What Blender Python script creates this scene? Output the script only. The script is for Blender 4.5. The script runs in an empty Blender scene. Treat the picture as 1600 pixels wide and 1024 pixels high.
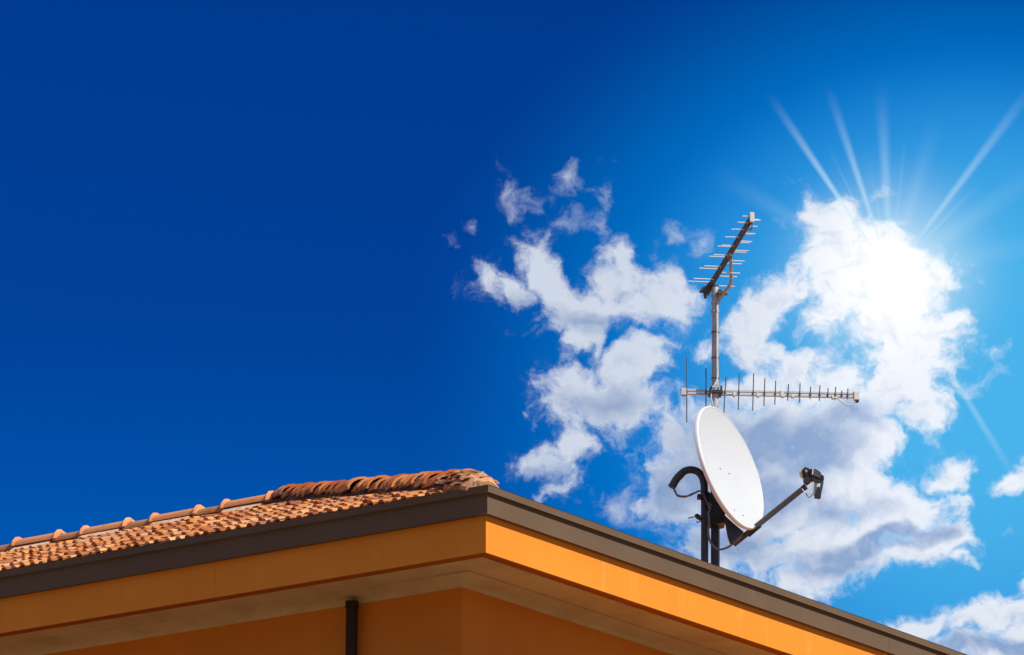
import bpy, bmesh, math, random
from mathutils import Vector, Matrix, noise as mnoise

rnd = random.Random(7)
scene = bpy.context.scene
COL = scene.collection
rad = math.radians

# ------------------------------------------------------------------ camera
FPX, PITCH = 6628.0, 0.2909          # focal length in pixels of a 1600 wide picture, upward tilt
CAM_Z = 1.6
cp, sp = math.cos(PITCH), math.sin(PITCH)
cam_d = bpy.data.cameras.new('camera')
cam_d.sensor_width = 36.0
cam_d.lens = 36.0 * FPX / 1600.0
cam_d.clip_start, cam_d.clip_end = 0.5, 6000.0
cam = bpy.data.objects.new('camera', cam_d)
cam.location = (0, 0, CAM_Z)
cam.rotation_euler = (math.pi / 2 + PITCH, 0, 0)
COL.objects.link(cam)
scene.camera = cam


def at(x, y, Y):
    """World point at distance Y in front of the camera that is seen at photo pixel (x, y)."""
    a, b = (x - 800) / FPX, (512 - y) / FPX
    d = Vector((a, cp - b * sp, sp + b * cp))
    return d * (Y / d.y) + Vector((0, 0, CAM_Z))


def at_height(x, y, z):
    a, b = (x - 800) / FPX, (512 - y) / FPX
    d = Vector((a, cp - b * sp, sp + b * cp))
    return d * ((z - CAM_Z) / d.z) + Vector((0, 0, CAM_Z))


# ------------------------------------------------------------------ sun, view
SUN_AZ, SUN_EL = rad(-33.0), rad(43.0)      # measured from +X towards +Y
sdir = Vector((math.cos(SUN_AZ) * math.cos(SUN_EL), math.sin(SUN_AZ) * math.cos(SUN_EL), math.sin(SUN_EL)))
sun_d = bpy.data.lights.new('sun', 'SUN')
sun_d.energy = 4.6
sun_d.angle = rad(0.5)
sun_d.color = (1.0, 0.96, 0.88)
sun = bpy.data.objects.new('sun', sun_d)
sun.rotation_euler = sdir.to_track_quat('Z', 'Y').to_euler()
sun.location = (30, 0, 40)
COL.objects.link(sun)
scene.view_settings.view_transform = 'Standard'
scene.view_settings.look = 'None'
scene.view_settings.exposure = 0.0
scene.view_settings.gamma = 1.0
scene.view_settings.use_curve_mapping = False


# ------------------------------------------------------------------ node helpers
class NT:
    def __init__(self, tree):
        self.t = tree

    def node(self, typ, **props):
        n = self.t.nodes.new(typ)
        for k, v in props.items():
            setattr(n, k, v)
        return n

    def put(self, sock, v):
        if isinstance(v, bpy.types.NodeSocket):
            self.t.links.new(v, sock)
        elif v is not None:
            sock.default_value = v

    def m(self, op, a, b=None, c=None, clamp=False):
        n = self.node('ShaderNodeMath', operation=op, use_clamp=clamp)
        for i, v in enumerate((a, b, c)):
            self.put(n.inputs[i], v)
        return n.outputs[0]

    def vm(self, op, a, b=None, scale=None):
        n = self.node('ShaderNodeVectorMath', operation=op)
        self.put(n.inputs[0], a)
        if b is not None:
            self.put(n.inputs[1], b)
        if scale is not None:
            self.put(n.inputs['Scale'], scale)
        return n.outputs['Value'] if op in ('DOT_PRODUCT', 'LENGTH', 'DISTANCE') else n.outputs[0]

    def smooth(self, v, a, b, lo=0.0, hi=1.0):
        n = self.node('ShaderNodeMapRange', interpolation_type='SMOOTHSTEP', clamp=True)
        self.put(n.inputs['Value'], v)
        n.inputs['From Min'].default_value = a
        n.inputs['From Max'].default_value = b
        n.inputs['To Min'].default_value = lo
        n.inputs['To Max'].default_value = hi
        return n.outputs[0]

    def lin(self, v, a, b, lo=0.0, hi=1.0):
        n = self.node('ShaderNodeMapRange', clamp=True)
        self.put(n.inputs['Value'], v)
        n.inputs['From Min'].default_value = a
        n.inputs['From Max'].default_value = b
        n.inputs['To Min'].default_value = lo
        n.inputs['To Max'].default_value = hi
        return n.outputs[0]

    def noise(self, vec, scale, detail=4.0, rough=0.5, dist=0.0, color=False, dim='3D'):
        n = self.node('ShaderNodeTexNoise', noise_dimensions=dim)
        if vec is not None:
            self.t.links.new(vec, n.inputs['Vector'])
        n.inputs['Scale'].default_value = scale
        n.inputs['Detail'].default_value = detail
        n.inputs['Roughness'].default_value = rough
        n.inputs['Distortion'].default_value = dist
        return n.outputs['Color' if color else 'Fac']

    def mix(self, f, a, b, blend='MIX'):
        n = self.node('ShaderNodeMix', data_type='RGBA', blend_type=blend)
        n.clamp_factor = True
        self.put(n.inputs[0], f)
        self.put(n.inputs[6], a if isinstance(a, bpy.types.NodeSocket) else (*a[:3], 1))
        self.put(n.inputs[7], b if isinstance(b, bpy.types.NodeSocket) else (*b[:3], 1))
        return n.outputs[2]

    def comb(self, x, y, z=0.0):
        n = self.node('ShaderNodeCombineXYZ')
        for i, v in enumerate((x, y, z)):
            self.put(n.inputs[i], v)
        return n.outputs[0]


# ------------------------------------------------------------------ sky
def build_world():
    w = bpy.data.worlds.new('World')
    scene.world = w
    w.use_nodes = True
    t = w.node_tree
    t.nodes.clear()
    N = NT(t)
    out = N.node('ShaderNodeOutputWorld')
    bg = N.node('ShaderNodeBackground')
    bg.inputs['Strength'].default_value = 0.1
    t.links.new(bg.outputs[0], out.inputs[0])
    D = N.node('ShaderNodeTexCoord').outputs['Generated']

    sky = N.node('ShaderNodeTexSky', sky_type='NISHITA', sun_disc=False)
    sky.sun_elevation = SUN_EL
    sky.sun_rotation = math.atan2(sdir.x, sdir.y)
    sky.altitude = 600
    sky.dust_density = 0.4
    sky.ozone_density = 3.0
    # a polarised, very deep blue sky
    blue = N.mix(1.0, sky.outputs[0], (0.002, 0.205, 0.72), 'MULTIPLY')

    # chart of this part of the sky: u to the right, v up, one unit = 1000 photo pixels
    F = (0.0, cp, sp)
    U = (0.0, -sp, cp)
    df = N.m('MAXIMUM', N.vm('DOT_PRODUCT', D, F), 0.05)
    u = N.m('MULTIPLY', N.m('DIVIDE', N.vm('DOT_PRODUCT', D, (1, 0, 0)), df), FPX / 1000)
    v = N.m('MULTIPLY', N.m('DIVIDE', N.vm('DOT_PRODUCT', D, U), df), FPX / 1000)
    P = N.comb(u, v, 0.0)

    def pt(x, y):
        return ((x - 800) / 1000, (512 - y) / 1000, 0)

    # turbulence pushes the cloud outlines about
    wa = N.vm('SUBTRACT', N.noise(P, 9.0, 3.0, 0.55, color=True), (0.5, 0.5, 0.5))
    wb = N.vm('SUBTRACT', N.noise(P, 34.0, 4.0, 0.6, color=True), (0.5, 0.5, 0.5))
    Q = N.vm('ADD', P, N.vm('ADD', N.vm('SCALE', wa, scale=0.085), N.vm('SCALE', wb, scale=0.022)))

    def field(blobs, vec, k=0.12, after=None, grow=1.0):
        acc = after
        for (x, y, rx, ry, ang, wt) in blobs:
            rx, ry = rx * grow, ry * grow
            mp = N.node('ShaderNodeMapping', vector_type='TEXTURE')
            if acc is None:
                t.links.new(vec, mp.inputs['Vector'])
            else:                     # chains the lobes, so that they are worked out one after the other
                ch = N.node('ShaderNodeVectorMath', operation='MULTIPLY_ADD')
                t.links.new(acc, ch.inputs[0])
                ch.inputs[1].default_value = (1e-7, 1e-7, 0)
                t.links.new(vec, ch.inputs[2])
                t.links.new(ch.outputs[0], mp.inputs['Vector'])
            mp.inputs['Location'].default_value = pt(x, y)
            mp.inputs['Rotation'].default_value = (0, 0, rad(-ang))
            mp.inputs['Scale'].default_value = (rx / 1000, ry / 1000, 1)
            val = N.m('MULTIPLY_ADD', N.vm('LENGTH', mp.outputs[0]), -wt, wt)
            acc = val if acc is None else N.m('SMOOTH_MAX', acc, val, k)
        return acc

    body = [
        # left cloud
        (790, 450, 62, 26, 30, .8), (852, 432, 34, 74, -18, .9), (905, 485, 85, 40, 10, 1.), (965, 450, 60, 42, -25, .85),
        (1035, 462, 58, 46, 10, .95), (975, 398, 30, 20, -30, .5), (925, 520, 34, 30, 0, .6), (835, 385, 28, 20, 0, .35), (870, 500, 50, 20, 10, .5),
        (935, 478, 95, 34, 4, 1.0), (1010, 482, 62, 32, 0, .9),
        (945, 545, 20, 30, 0, .55), (990, 575, 58, 44, -10, 1.), (955, 625, 92, 46, -8, 1.), (868, 625, 40, 40, 0, .7), (905, 600, 60, 34, 0, .7),
        (905, 668, 30, 20, -45, .36), (848, 722, 48, 26, 8, .75), (895, 695, 34, 30, -40, .6), (882, 765, 34, 24, -10, .6),
        # right cloud, upper lobes round the sun
        (1320, 315, 34, 26, -20, .5), (1285, 340, 40, 34, -40, .6), (1350, 345, 30, 26, 0, .4),
        (1300, 395, 52, 80, 18, .9), (1370, 420, 80, 70, 0, 1.1), (1440, 440, 60, 46, 0, .7), (1290, 495, 56, 36, -38, .95),
        (1205, 475, 70, 34, -34, .9), (1165, 520, 48, 46, 0, .9), (1190, 550, 40, 34, 0, .7), (1120, 540, 26, 22, 0, .4),
        (1385, 500, 70, 70, 0, .9), (1430, 520, 74, 46, 0, 1.), (1480, 505, 40, 22, -20, .7), (1425, 585, 76, 70, 0, 1.1),
        (1375, 560, 60, 40, -30, .7), (1345, 395, 60, 70, 0, 1.0), (1405, 465, 84, 66, 0, 1.1), (1335, 440, 50, 50, 0, .9), (1420, 560, 90, 60, 0, 1.1),
        (1240, 585, 50, 30, -30, .8), (1310, 605, 80, 34, -10, .9), (1180, 610, 50, 30, 0, .7), (1370, 620, 70, 50, 0, 1.), (1440, 655, 44, 34, 0, .8), (1460, 635, 30, 20, 0, .6),
        # right cloud, heavy grey middle and lower bank
        (1110, 690, 80, 54, 0, 1.), (1055, 675, 42, 34, 0, .8), (1200, 670, 130, 64, 0, 1.2), (1310, 680, 100, 60, 0, 1.1), (1375, 690, 60, 46, 0, .9),
        (1085, 760, 74, 74, 0, 1.), (1035, 795, 40, 40, 0, .6), (1190, 770, 130, 84, 0, 1.2), (1300, 770, 110, 70, 0, 1.1), (1362, 770, 36, 50, 0, .7),
        (1130, 850, 90, 50, 0, 1.), (1400, 815, 100, 46, -8, 1.), (1300, 850, 140, 62, -12, 1.1), (1470, 840, 64, 26, 12, .95),
        (1270, 890, 66, 42, 0, .85), (1190, 870, 40, 34, 0, .55), (1500, 880, 34, 9, 14, .45), (1420, 870, 90, 28, -8, .8),
        (1200, 745, 180, 110, 0, 1.25), (1310, 730, 90, 90, 0, 1.1), (1100, 740, 70, 90, 0, 1.1),
        # small clouds at the right
        (1487, 740, 38, 20, -28, .85), (1580, 755, 46, 22, -12, .8), (1440, 978, 70, 20, -6, .8), (1500, 968, 50, 30, 0, .8), (1560, 962, 60, 38, -10, 1.),
        (1610, 990, 90, 50, 0, 1.), (1540, 1010, 110, 34, 0, .9), (1640, 940, 60, 40, 0, .8),
    ]
    wisps = [
        (802, 318, 20, 42, -25, .42), (825, 335, 30, 12, -20, .25), (885, 272, 26, 20, -30, .55), (862, 300, 34, 14, -30, .3), (948, 286, 14, 40, 28, .36),
        (932, 355, 16, 30, -15, .5), (940, 325, 20, 20, 0, .34), (965, 255, 14, 22, 20, .25), (735, 358, 10, 6, 0, .2), (712, 386, 18, 6, 0, .2),
        (1068, 368, 30, 24, 0, .46), (1088, 395, 20, 30, 30, .28), (1020, 385, 12, 26, 20, .25), (870, 340, 30, 16, 0, .18),
        (985, 760, 22, 40, 20, .42), (990, 745, 26, 18, 0, .4), (975, 790, 34, 30, 0, .4), (1010, 820, 50, 24, 25, .4),
        (1060, 830, 60, 30, 0, .5), (1475, 430, 24, 8, -25, .5), (1462, 455, 22, 8, -20, .4), (1505, 615, 26, 12, 0, .35), (1540, 605, 50, 8, -20, .25), (1365, 305, 26, 12, -15, .45),
        (1575, 845, 14, 8, 0, .45), (1270, 300, 24, 20, 0, .24), (1250, 365, 22, 30, 0, .34), (1560, 560, 20, 8, 0, .2),
    ]
    shade_blobs = [
        (1170, 690, 130, 60, 0, 1.), (1260, 700, 90, 60, 0, .9), (1090, 745, 80, 60, 0, .8), (1200, 770, 90, 40, 0, .7), (1380, 850, 150, 20, -9, 1.2), (1300, 800, 80, 24, 0, .5),
        (1140, 850, 90, 34, 0, .9), (1330, 660, 60, 30, 0, .6), (1470, 1010, 80, 20, 0, 1.), (1560, 1005, 90, 16, 0, 1.), (930, 505, 90, 16, 8, .45), (950, 630, 80, 22, 0, .45), (850, 735, 40, 12, 0, .4), (820, 480, 40, 16, 30, .5),
        (1040, 760, 40, 60, 0, .6), (1290, 880, 90, 24, 0, .6), (1050, 825, 60, 24, 0, .6),
    ]
    fb = field(body, Q, grow=1.10)
    fw = field(wisps, Q, 0.06)
    sh = field(shade_blobs, Q, 0.15)
    n1 = N.m('MULTIPLY_ADD', N.noise(Q, 14.0, 9.0, 0.61), 2.0, -1.0)
    sunstep = N.vm('ADD', Q, (0.010, 0.014, 0))
    n2 = N.m('MULTIPLY_ADD', N.noise(sunstep, 14.0, 9.0, 0.61), 2.0, -1.0)
    nf = N.m('MULTIPLY_ADD', N.noise(Q, 46.0, 7.0, 0.68), 2.0, -1.0)
    nz = N.m('ADD', n1, N.m('MULTIPLY', nf, 0.30))
    dens = N.smooth(N.m('MULTIPLY_ADD', nz, 1.05, fb), -0.12, 0.54)
    wd = N.m('MULTIPLY', N.smooth(N.m('MULTIPLY_ADD', nz, 1.25, fw), -0.10, 1.05), 0.85)
    veil = N.m('MULTIPLY', N.smooth(N.m('MULTIPLY_ADD', nz, 1.25, fb), -0.24, 0.45), 0.36)
    veil = N.m('MULTIPLY', veil, N.smooth(N.noise(Q, 22.0, 6.0, 0.65), 0.40, 0.66))
    dens = N.m('MAXIMUM', N.m('MAXIMUM', dens, wd), veil)

    front = N.smooth(N.vm('DOT_PRODUCT', D, F), 0.80, 0.90)
    far_ = N.m('MAXIMUM', N.smooth(N.vm('LENGTH', N.comb(N.m('MULTIPLY', u, 0.75), N.m('MULTIPLY', v, 1.05), 0)), 0.85, 1.3), N.m('SUBTRACT', 1.0, front))
    gn = N.noise(N.vm('MULTIPLY', D, (1, 1, 2.0)), 3.2, 7.0, 0.58)
    gd = N.smooth(gn, 0.46, 0.60)

    # glow of the sun behind the bright cloud
    sx, sy, _ = pt(1392, 430)
    du, dv = N.m('SUBTRACT', u, sx), N.m('SUBTRACT', v, sy)
    r = N.m('SQRT', N.m('ADD', N.m('MULTIPLY', du, du), N.m('MULTIPLY', dv, dv)))
    gx, gy, _ = pt(1540, 550)
    eu, ev = N.m('SUBTRACT', u, gx), N.m('SUBTRACT', v, gy)
    ev = N.m('MAXIMUM', N.m('MULTIPLY', ev, 1.27), N.m('MULTIPLY', ev, 0.84))
    R = N.m('SQRT', N.m('ADD', N.m('MULTIPLY', eu, eu), N.m('MULTIPLY', ev, ev)))
    front2 = N.m('GREATER_THAN', N.vm('DOT_PRODUCT', D, F), 0.2)
    mid = N.m('MULTIPLY', N.smooth(R, 0.36, 0.92, 1.0, 0.0), front2)
    wide = N.m('MULTIPLY', N.smooth(R, 0.14, 0.63, 1.0, 0.0), front2)
    lowb = N.m('MULTIPLY', N.smooth(v, 0.05, -0.42), front2)
    base = N.mix(1.0, blue, N.vm('SCALE', (0.0, 0.30, 0.62), scale=N.m('MULTIPLY', lowb, 1.0)), 'ADD')
    base = N.mix(mid, base, (0.0, 2.15, 6.8))
    base = N.mix(wide, base, (0.70, 4.5, 8.3))
    halo = N.m('MULTIPLY', N.m('POWER', N.smooth(r, 0.0, 0.24, 1.0, 0.0), 1.7), front2)
    base = N.mix(N.m('MULTIPLY', halo, 0.75), base, (7.5, 9.3, 10.0))

    # sunbeams fanning out of the cloud
    ang = N.m('ARCTAN2', dv, du)
    beams = None
    for a0, wdt, r0, r1, s in ((rad(124), .0085, .05, .35, .58), (rad(108.5), .0095, .04, .32, .44), (rad(93), .014, .04, .31, .27), (rad(53), .010, .06, .40, .34), (rad(46), .005, .06, .22, .16),
                               (rad(-58.5), .007, .16, .42, .40), (rad(74), .022, .04, .28, .10), (rad(35), .028, .04, .34, .10), (rad(150), .020, .06, .34, .12), (rad(12), .030, .06, .34, .07),
                               (rad(116), .004, .03, .24, .18), (rad(101), .004, .03, .2, .14), (rad(84), .006, .03, .24, .10), (rad(-76), .006, .1, .3, .12)):
        d = N.m('DIVIDE', N.m('MULTIPLY', N.m('ABSOLUTE', N.m('SUBTRACT', ang, a0)), r), N.m('MULTIPLY_ADD', r, 2.6, 0.22))
        b = N.m('MULTIPLY', N.smooth(d, 0.0, wdt * 1.25, s, 0.0), N.smooth(r, r1 * 0.35, r1, 1.0, 0.0))
        b = N.m('MULTIPLY', b, N.smooth(r, r0 * 0.5, r0 * 1.8))
        beams = b if beams is None else N.m('ADD', beams, b)
    beams = N.m('MULTIPLY', beams, front2)

    # clouds: white where thin or sunward, blue grey in their thick bellies
    relief = N.m('SUBTRACT', n1, n2)
    sh = N.m('ADD', N.m('MULTIPLY', sh, 0.85), N.m('MULTIPLY', n1, 0.55))
    shade = N.m('MULTIPLY', N.smooth(sh, -0.30, 0.55), N.smooth(fb, 0.0, 0.55, 0.35, 1.0))
    shade = N.m('MULTIPLY', shade, N.smooth(dens, 0.25, 0.9))
    shade = N.m('SUBTRACT', shade, N.m('MULTIPLY', relief, 0.75), clamp=True)
    white = N.mix(wide, (6.4, 7.0, 8.1), (8.8, 9.15, 9.9))
    white = N.mix(N.m('MULTIPLY', N.smooth(r, 0.0, 0.22, 1.0, 0.0), front2), white, (10.6, 10.6, 10.7))
    ccol = N.mix(shade, white, N.mix(wide, (2.6, 3.6, 5.7), (2.9, 4.1, 6.6)))
    col = N.mix(N.m('MULTIPLY', dens, 0.97), base, ccol)
    col = N.mix(N.m('MULTIPLY', beams, 1.0), col, (6.2, 8.6, 9.8))
    core = N.m('MULTIPLY', N.m('POWER', N.smooth(r, 0.0, 0.10, 1.0, 0.0), 1.8), front2)
    col = N.mix(core, col, (11.0, 11.0, 11.0))
    t.links.new(col, bg.inputs['Color'])
    # the rest of the sky: the same blue with unseen random clouds, thickened to whiten ambient light
    bg2 = N.node('ShaderNodeBackground')
    bg2.inputs['Strength'].default_value = 0.1
    gsh = N.smooth(N.noise(N.vm('MULTIPLY', D, (1, 1, 2.0)), 4.1, 5.0, 0.6), 0.42, 0.62)
    rest = N.mix(N.m('MULTIPLY', gd, 0.95), blue, N.mix(gsh, (8.2, 8.6, 9.2), (4.4, 5.2, 6.6)))
    t.links.new(rest, bg2.inputs['Color'])
    ms = N.node('ShaderNodeMixShader')
    t.links.new(far_, ms.inputs[0])
    t.links.new(bg.outputs[0], ms.inputs[1])
    t.links.new(bg2.outputs[0], ms.inputs[2])
    t.links.new(ms.outputs[0], out.inputs[0])
    w.cycles.sampling_method = 'MANUAL'
    w.cycles.sample_map_resolution = 512


build_world()


# ------------------------------------------------------------------ materials
MATS = {}


def mat(name, fn, rough=0.6, metal=0.0, spec=0.5):
    m = bpy.data.materials.new(name)
    m.use_nodes = True
    t = m.node_tree
    b = t.nodes['Principled BSDF']
    b.inputs['Roughness'].default_value = rough
    b.inputs['Metallic'].default_value = metal
    b.inputs['Specular IOR Level'].default_value = spec
    N = NT(t)
    fn(N, b)
    MATS[name] = m
    return m


def obj_coord(N):
    return N.node('ShaderNodeTexCoord').outputs['Object']


def bump(N, b, h, strength, dist=0.01):
    n = N.node('ShaderNodeBump')
    n.inputs['Strength'].default_value = strength
    n.inputs['Distance'].default_value = dist
    N.put(n.inputs['Height'], h)
    N.t.links.new(n.outputs[0], b.inputs['Normal'])


def m_plaster(N, b):
    c = obj_coord(N)
    a = N.noise(c, 1.3, 5, 0.6)
    f = N.noise(c, 60, 4, 0.6)
    st = N.noise(N.vm('MULTIPLY', c, (3.5, 3.5, 0.5)), 1.6, 4, 0.6)
    col = N.mix(N.smooth(a, 0.3, 0.7), (0.80, 0.258, 0.022), (0.85, 0.288, 0.027))
    col = N.mix(N.smooth(st, 0.55, 0.75, 0, 0.35), col, (0.86, 0.37, 0.07))
    col = N.mix(N.smooth(f, 0.55, 0.8, 0, 0.25), col, (0.62, 0.21, 0.022))
    drip = N.noise(N.vm('MULTIPLY', c, (7.0, 7.0, 0.35)), 2.2, 4, 0.65)
    col = N.mix(N.smooth(drip, 0.60, 0.78, 0, 0.35), col, (0.52, 0.17, 0.02))
    patch = N.noise(c, 4.5, 6, 0.7)
    col = N.mix(N.smooth(patch, 0.58, 0.68, 0, 0.22), col, (0.88, 0.38, 0.075))
    N.put(b.inputs['Base Color'], col)
    bump(N, b, f, 0.25, 0.004)


def m_wall(N, b):
    c = obj_coord(N)
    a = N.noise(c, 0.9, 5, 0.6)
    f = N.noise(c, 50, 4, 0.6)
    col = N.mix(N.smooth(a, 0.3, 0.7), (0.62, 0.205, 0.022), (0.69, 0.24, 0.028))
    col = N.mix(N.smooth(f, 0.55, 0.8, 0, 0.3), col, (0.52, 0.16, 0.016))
    N.put(b.inputs['Base Color'], col)
    bump(N, b, f, 0.3, 0.004)


def m_soffit(N, b):
    c = obj_coord(N)
    a = N.noise(N.vm('MULTIPLY', c, (1, 1, 4)), 2.2, 5, 0.6)
    f = N.noise(c, 40, 4, 0.6)
    col = N.mix(N.smooth(a, 0.35, 0.7), (0.60, 0.455, 0.275), (0.50, 0.365, 0.21))
    col = N.mix(N.smooth(f, 0.6, 0.8, 0, 0.3), col, (0.32, 0.21, 0.11))
    N.put(b.inputs['Base Color'], col)
    bump(N, b, f, 0.15, 0.004)


def m_flashing(N, b):
    c = obj_coord(N)
    a = N.noise(c, 1.6, 4, 0.6)
    s = N.noise(N.vm('MULTIPLY', c, (6, 6, 0.8)), 3, 3, 0.6)
    col = N.mix(N.smooth(a, 0.3, 0.7), (0.140, 0.090, 0.052), (0.156, 0.102, 0.060))
    col = N.mix(N.smooth(s, 0.6, 0.85, 0, 0.25), col, (0.22, 0.17, 0.13))
    run = N.noise(N.vm('MULTIPLY', c, (9.0, 9.0, 0.5)), 2.5, 4, 0.65)
    col = N.mix(N.smooth(run, 0.60, 0.76, 0, 0.22), col, (0.09, 0.065, 0.045))
    N.put(b.inputs['Base Color'], col)
    N.put(b.inputs['Roughness'], N.lin(a, 0, 1, 0.6, 0.72))
    bump(N, b, N.noise(c, 1.1, 2, 0.5), 0.15, 0.03)


def tile_random(N):
    o = N.node('ShaderNodeObjectInfo').outputs['Random']
    i = N.node('ShaderNodeNewGeometry').outputs['Random Per Island']
    return N.m('FRACT', N.m('ADD', N.m('MULTIPLY', o, 7.31), N.m('MULTIPLY', i, 5.77)))


def ramp(N, fac, stops):
    n = N.node('ShaderNodeValToRGB')
    el = n.color_ramp.elements
    while len(el) < len(stops):
        el.new(0.5)
    for e, (p, c) in zip(el, stops):
        e.position = p
        e.color = (*c, 1)
    N.put(n.inputs[0], fac)
    return n.outputs[0]


def wpos(N):
    return N.node('ShaderNodeNewGeometry').outputs['Position']


def m_tile(N, b):
    r = tile_random(N)
    col = ramp(N, r, [(0, (0.25, 0.06, 0.018)), (0.2, (0.41, 0.12, 0.032)), (0.5, (0.56, 0.20, 0.055)), (0.8, (0.65, 0.275, 0.09)), (1, (0.74, 0.40, 0.18))])
    p = wpos(N)
    st = N.noise(p, 5.0, 6, 0.65)
    col = N.mix(N.smooth(st, 0.48, 0.70, 0, 0.75), col, (0.17, 0.075, 0.045))
    pl = N.noise(p, 1.1, 4, 0.6)
    col = N.mix(N.smooth(pl, 0.50, 0.68, 0, 0.5), col, (0.48, 0.29, 0.19))
    sp_ = N.noise(p, 55, 3, 0.6)
    col = N.mix(N.smooth(sp_, 0.62, 0.75, 0, 0.6), col, (0.48, 0.43, 0.33))
    N.put(b.inputs['Base Color'], col)
    bump(N, b, N.noise(p, 90, 4, 0.6), 0.4, 0.004)


def m_ridge(N, b):
    r = tile_random(N)
    col = ramp(N, r, [(0, (0.72, 0.28, 0.10)), (0.5, (0.78, 0.33, 0.125)), (1, (0.82, 0.39, 0.17))])
    p = wpos(N)
    col = N.mix(N.smooth(N.noise(p, 7, 6, 0.65), 0.56, 0.72, 0, 0.5), col, (0.30, 0.14, 0.07))
    N.put(b.inputs['Base Color'], col)
    bump(N, b, N.noise(p, 90, 4, 0.6), 0.3, 0.004)


def m_ridge_low(N, b):
    p = wpos(N)
    col = ramp(N, N.noise(p, 9, 6, 0.7), [(0.3, (0.30, 0.12, 0.05)), (0.5, (0.50, 0.21, 0.08)), (0.65, (0.56, 0.27, 0.11))])
    col = N.mix(N.smooth(N.noise(p, 30, 4, 0.6), 0.58, 0.7, 0, 0.6), col, (0.30, 0.24, 0.15))
    N.put(b.inputs['Base Color'], col)
    bump(N, b, N.noise(p, 90, 4, 0.6), 0.3, 0.004)


def m_hip(N, b):
    r = tile_random(N)
    col = ramp(N, r, [(0, (0.42, 0.115, 0.034)), (0.4, (0.58, 0.185, 0.050)), (0.8, (0.68, 0.26, 0.08)), (1, (0.72, 0.33, 0.13))])
    p = wpos(N)
    c = obj_coord(N)
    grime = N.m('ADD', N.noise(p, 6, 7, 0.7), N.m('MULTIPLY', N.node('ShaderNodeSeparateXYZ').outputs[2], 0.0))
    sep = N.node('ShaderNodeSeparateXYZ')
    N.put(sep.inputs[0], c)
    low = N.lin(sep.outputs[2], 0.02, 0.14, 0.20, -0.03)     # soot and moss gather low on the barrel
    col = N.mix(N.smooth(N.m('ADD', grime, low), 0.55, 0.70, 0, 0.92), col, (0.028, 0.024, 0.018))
    col = N.mix(N.smooth(N.noise(p, 13, 6, 0.7), 0.60, 0.70, 0, 0.7), col, (0.34, 0.30, 0.20))
    col = N.mix(N.smooth(N.noise(p, 42, 4, 0.7), 0.62, 0.72, 0, 0.7), col, (0.60, 0.58, 0.52))
    N.put(b.inputs['Base Color'], col)
    bump(N, b, N.noise(p, 70, 4, 0.6), 0.5, 0.006)


def m_corner(N, b):
    r = tile_random(N)
    col = ramp(N, r, [(0, (0.56, 0.24, 0.10)), (0.5, (0.66, 0.32, 0.15)), (1, (0.68, 0.42, 0.24))])
    p = wpos(N)
    col = N.mix(N.smooth(N.noise(p, 11, 7, 0.7), 0.54, 0.64, 0, 0.8), col, (0.36, 0.29, 0.17))
    col = N.mix(N.smooth(N.noise(p, 27, 6, 0.7), 0.56, 0.64, 0, 0.85), col, (0.10, 0.085, 0.06))
    col = N.mix(N.smooth(N.noise(p, 60, 4, 0.7), 0.60, 0.70, 0, 0.8), col, (0.56, 0.52, 0.40))
    N.put(b.inputs['Base Color'], col)
    bump(N, b, N.noise(p, 60, 5, 0.65), 0.7, 0.01)


def m_mortar(N, b):
    p = wpos(N)
    col = ramp(N, N.noise(p, 16, 7, 0.7), [(0.3, (0.05, 0.04, 0.028)), (0.47, (0.20, 0.16, 0.10)), (0.6, (0.42, 0.33, 0.22)), (0.75, (0.58, 0.46, 0.34))])
    N.put(b.inputs['Base Color'], col)
    bump(N, b, N.noise(p, 60, 5, 0.65), 0.8, 0.012)


def m_mortar_pale(N, b):
    p = wpos(N)
    col = ramp(N, N.noise(p, 14, 6, 0.65), [(0.3, (0.56, 0.31, 0.18)), (0.5, (0.74, 0.50, 0.35)), (0.75, (0.80, 0.64, 0.50))])
    N.put(b.inputs['Base Color'], col)
    bump(N, b, N.noise(p, 60, 5, 0.65), 0.8, 0.012)


def flat(c, c2=None, scale=8.0, bs=0.0):
    def fn(N, b):
        co = obj_coord(N)
        n = N.noise(co, scale, 5, 0.6)
        N.put(b.inputs['Base Color'], N.mix(N.smooth(n, 0.35, 0.7), c, c2 or tuple(x * 0.8 for x in c)))
        if bs:
            bump(N, b, N.noise(co, 80, 3, 0.6), bs, 0.003)
    return fn


def m_galv(N, b):
    c = wpos(N)
    n = N.noise(N.vm('MULTIPLY', c, (1, 1, 0.25)), 30, 5, 0.65)
    v = N.node('ShaderNodeTexVoronoi')
    N.put(v.inputs['Vector'], c)
    v.inputs['Scale'].default_value = 60
    col = ramp(N, N.m('ADD', n, N.m('MULTIPLY', v.outputs['Distance'], 0.15)), [(0.35, (0.24, 0.27, 0.27)), (0.55, (0.42, 0.45, 0.45)), (0.75, (0.56, 0.59, 0.59))])
    N.put(b.inputs['Base Color'], col)
    N.put(b.inputs['Roughness'], N.lin(n, 0.3, 0.7, 0.35, 0.6))


def m_ground(N, b):
    p = wpos(N)
    n = N.noise(p, 0.12, 6, 0.6)
    f = N.noise(p, 6, 5, 0.7)
    col = N.mix(N.smooth(n, 0.35, 0.65), (0.27, 0.170, 0.085), (0.215, 0.135, 0.066))
    col = N.mix(N.smooth(f, 0.45, 0.7, 0, 0.5), col, (0.26, 0.18, 0.11))
    N.put(b.inputs['Base Color'], col)
    bump(N, b, f, 0.5, 0.02)


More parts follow.
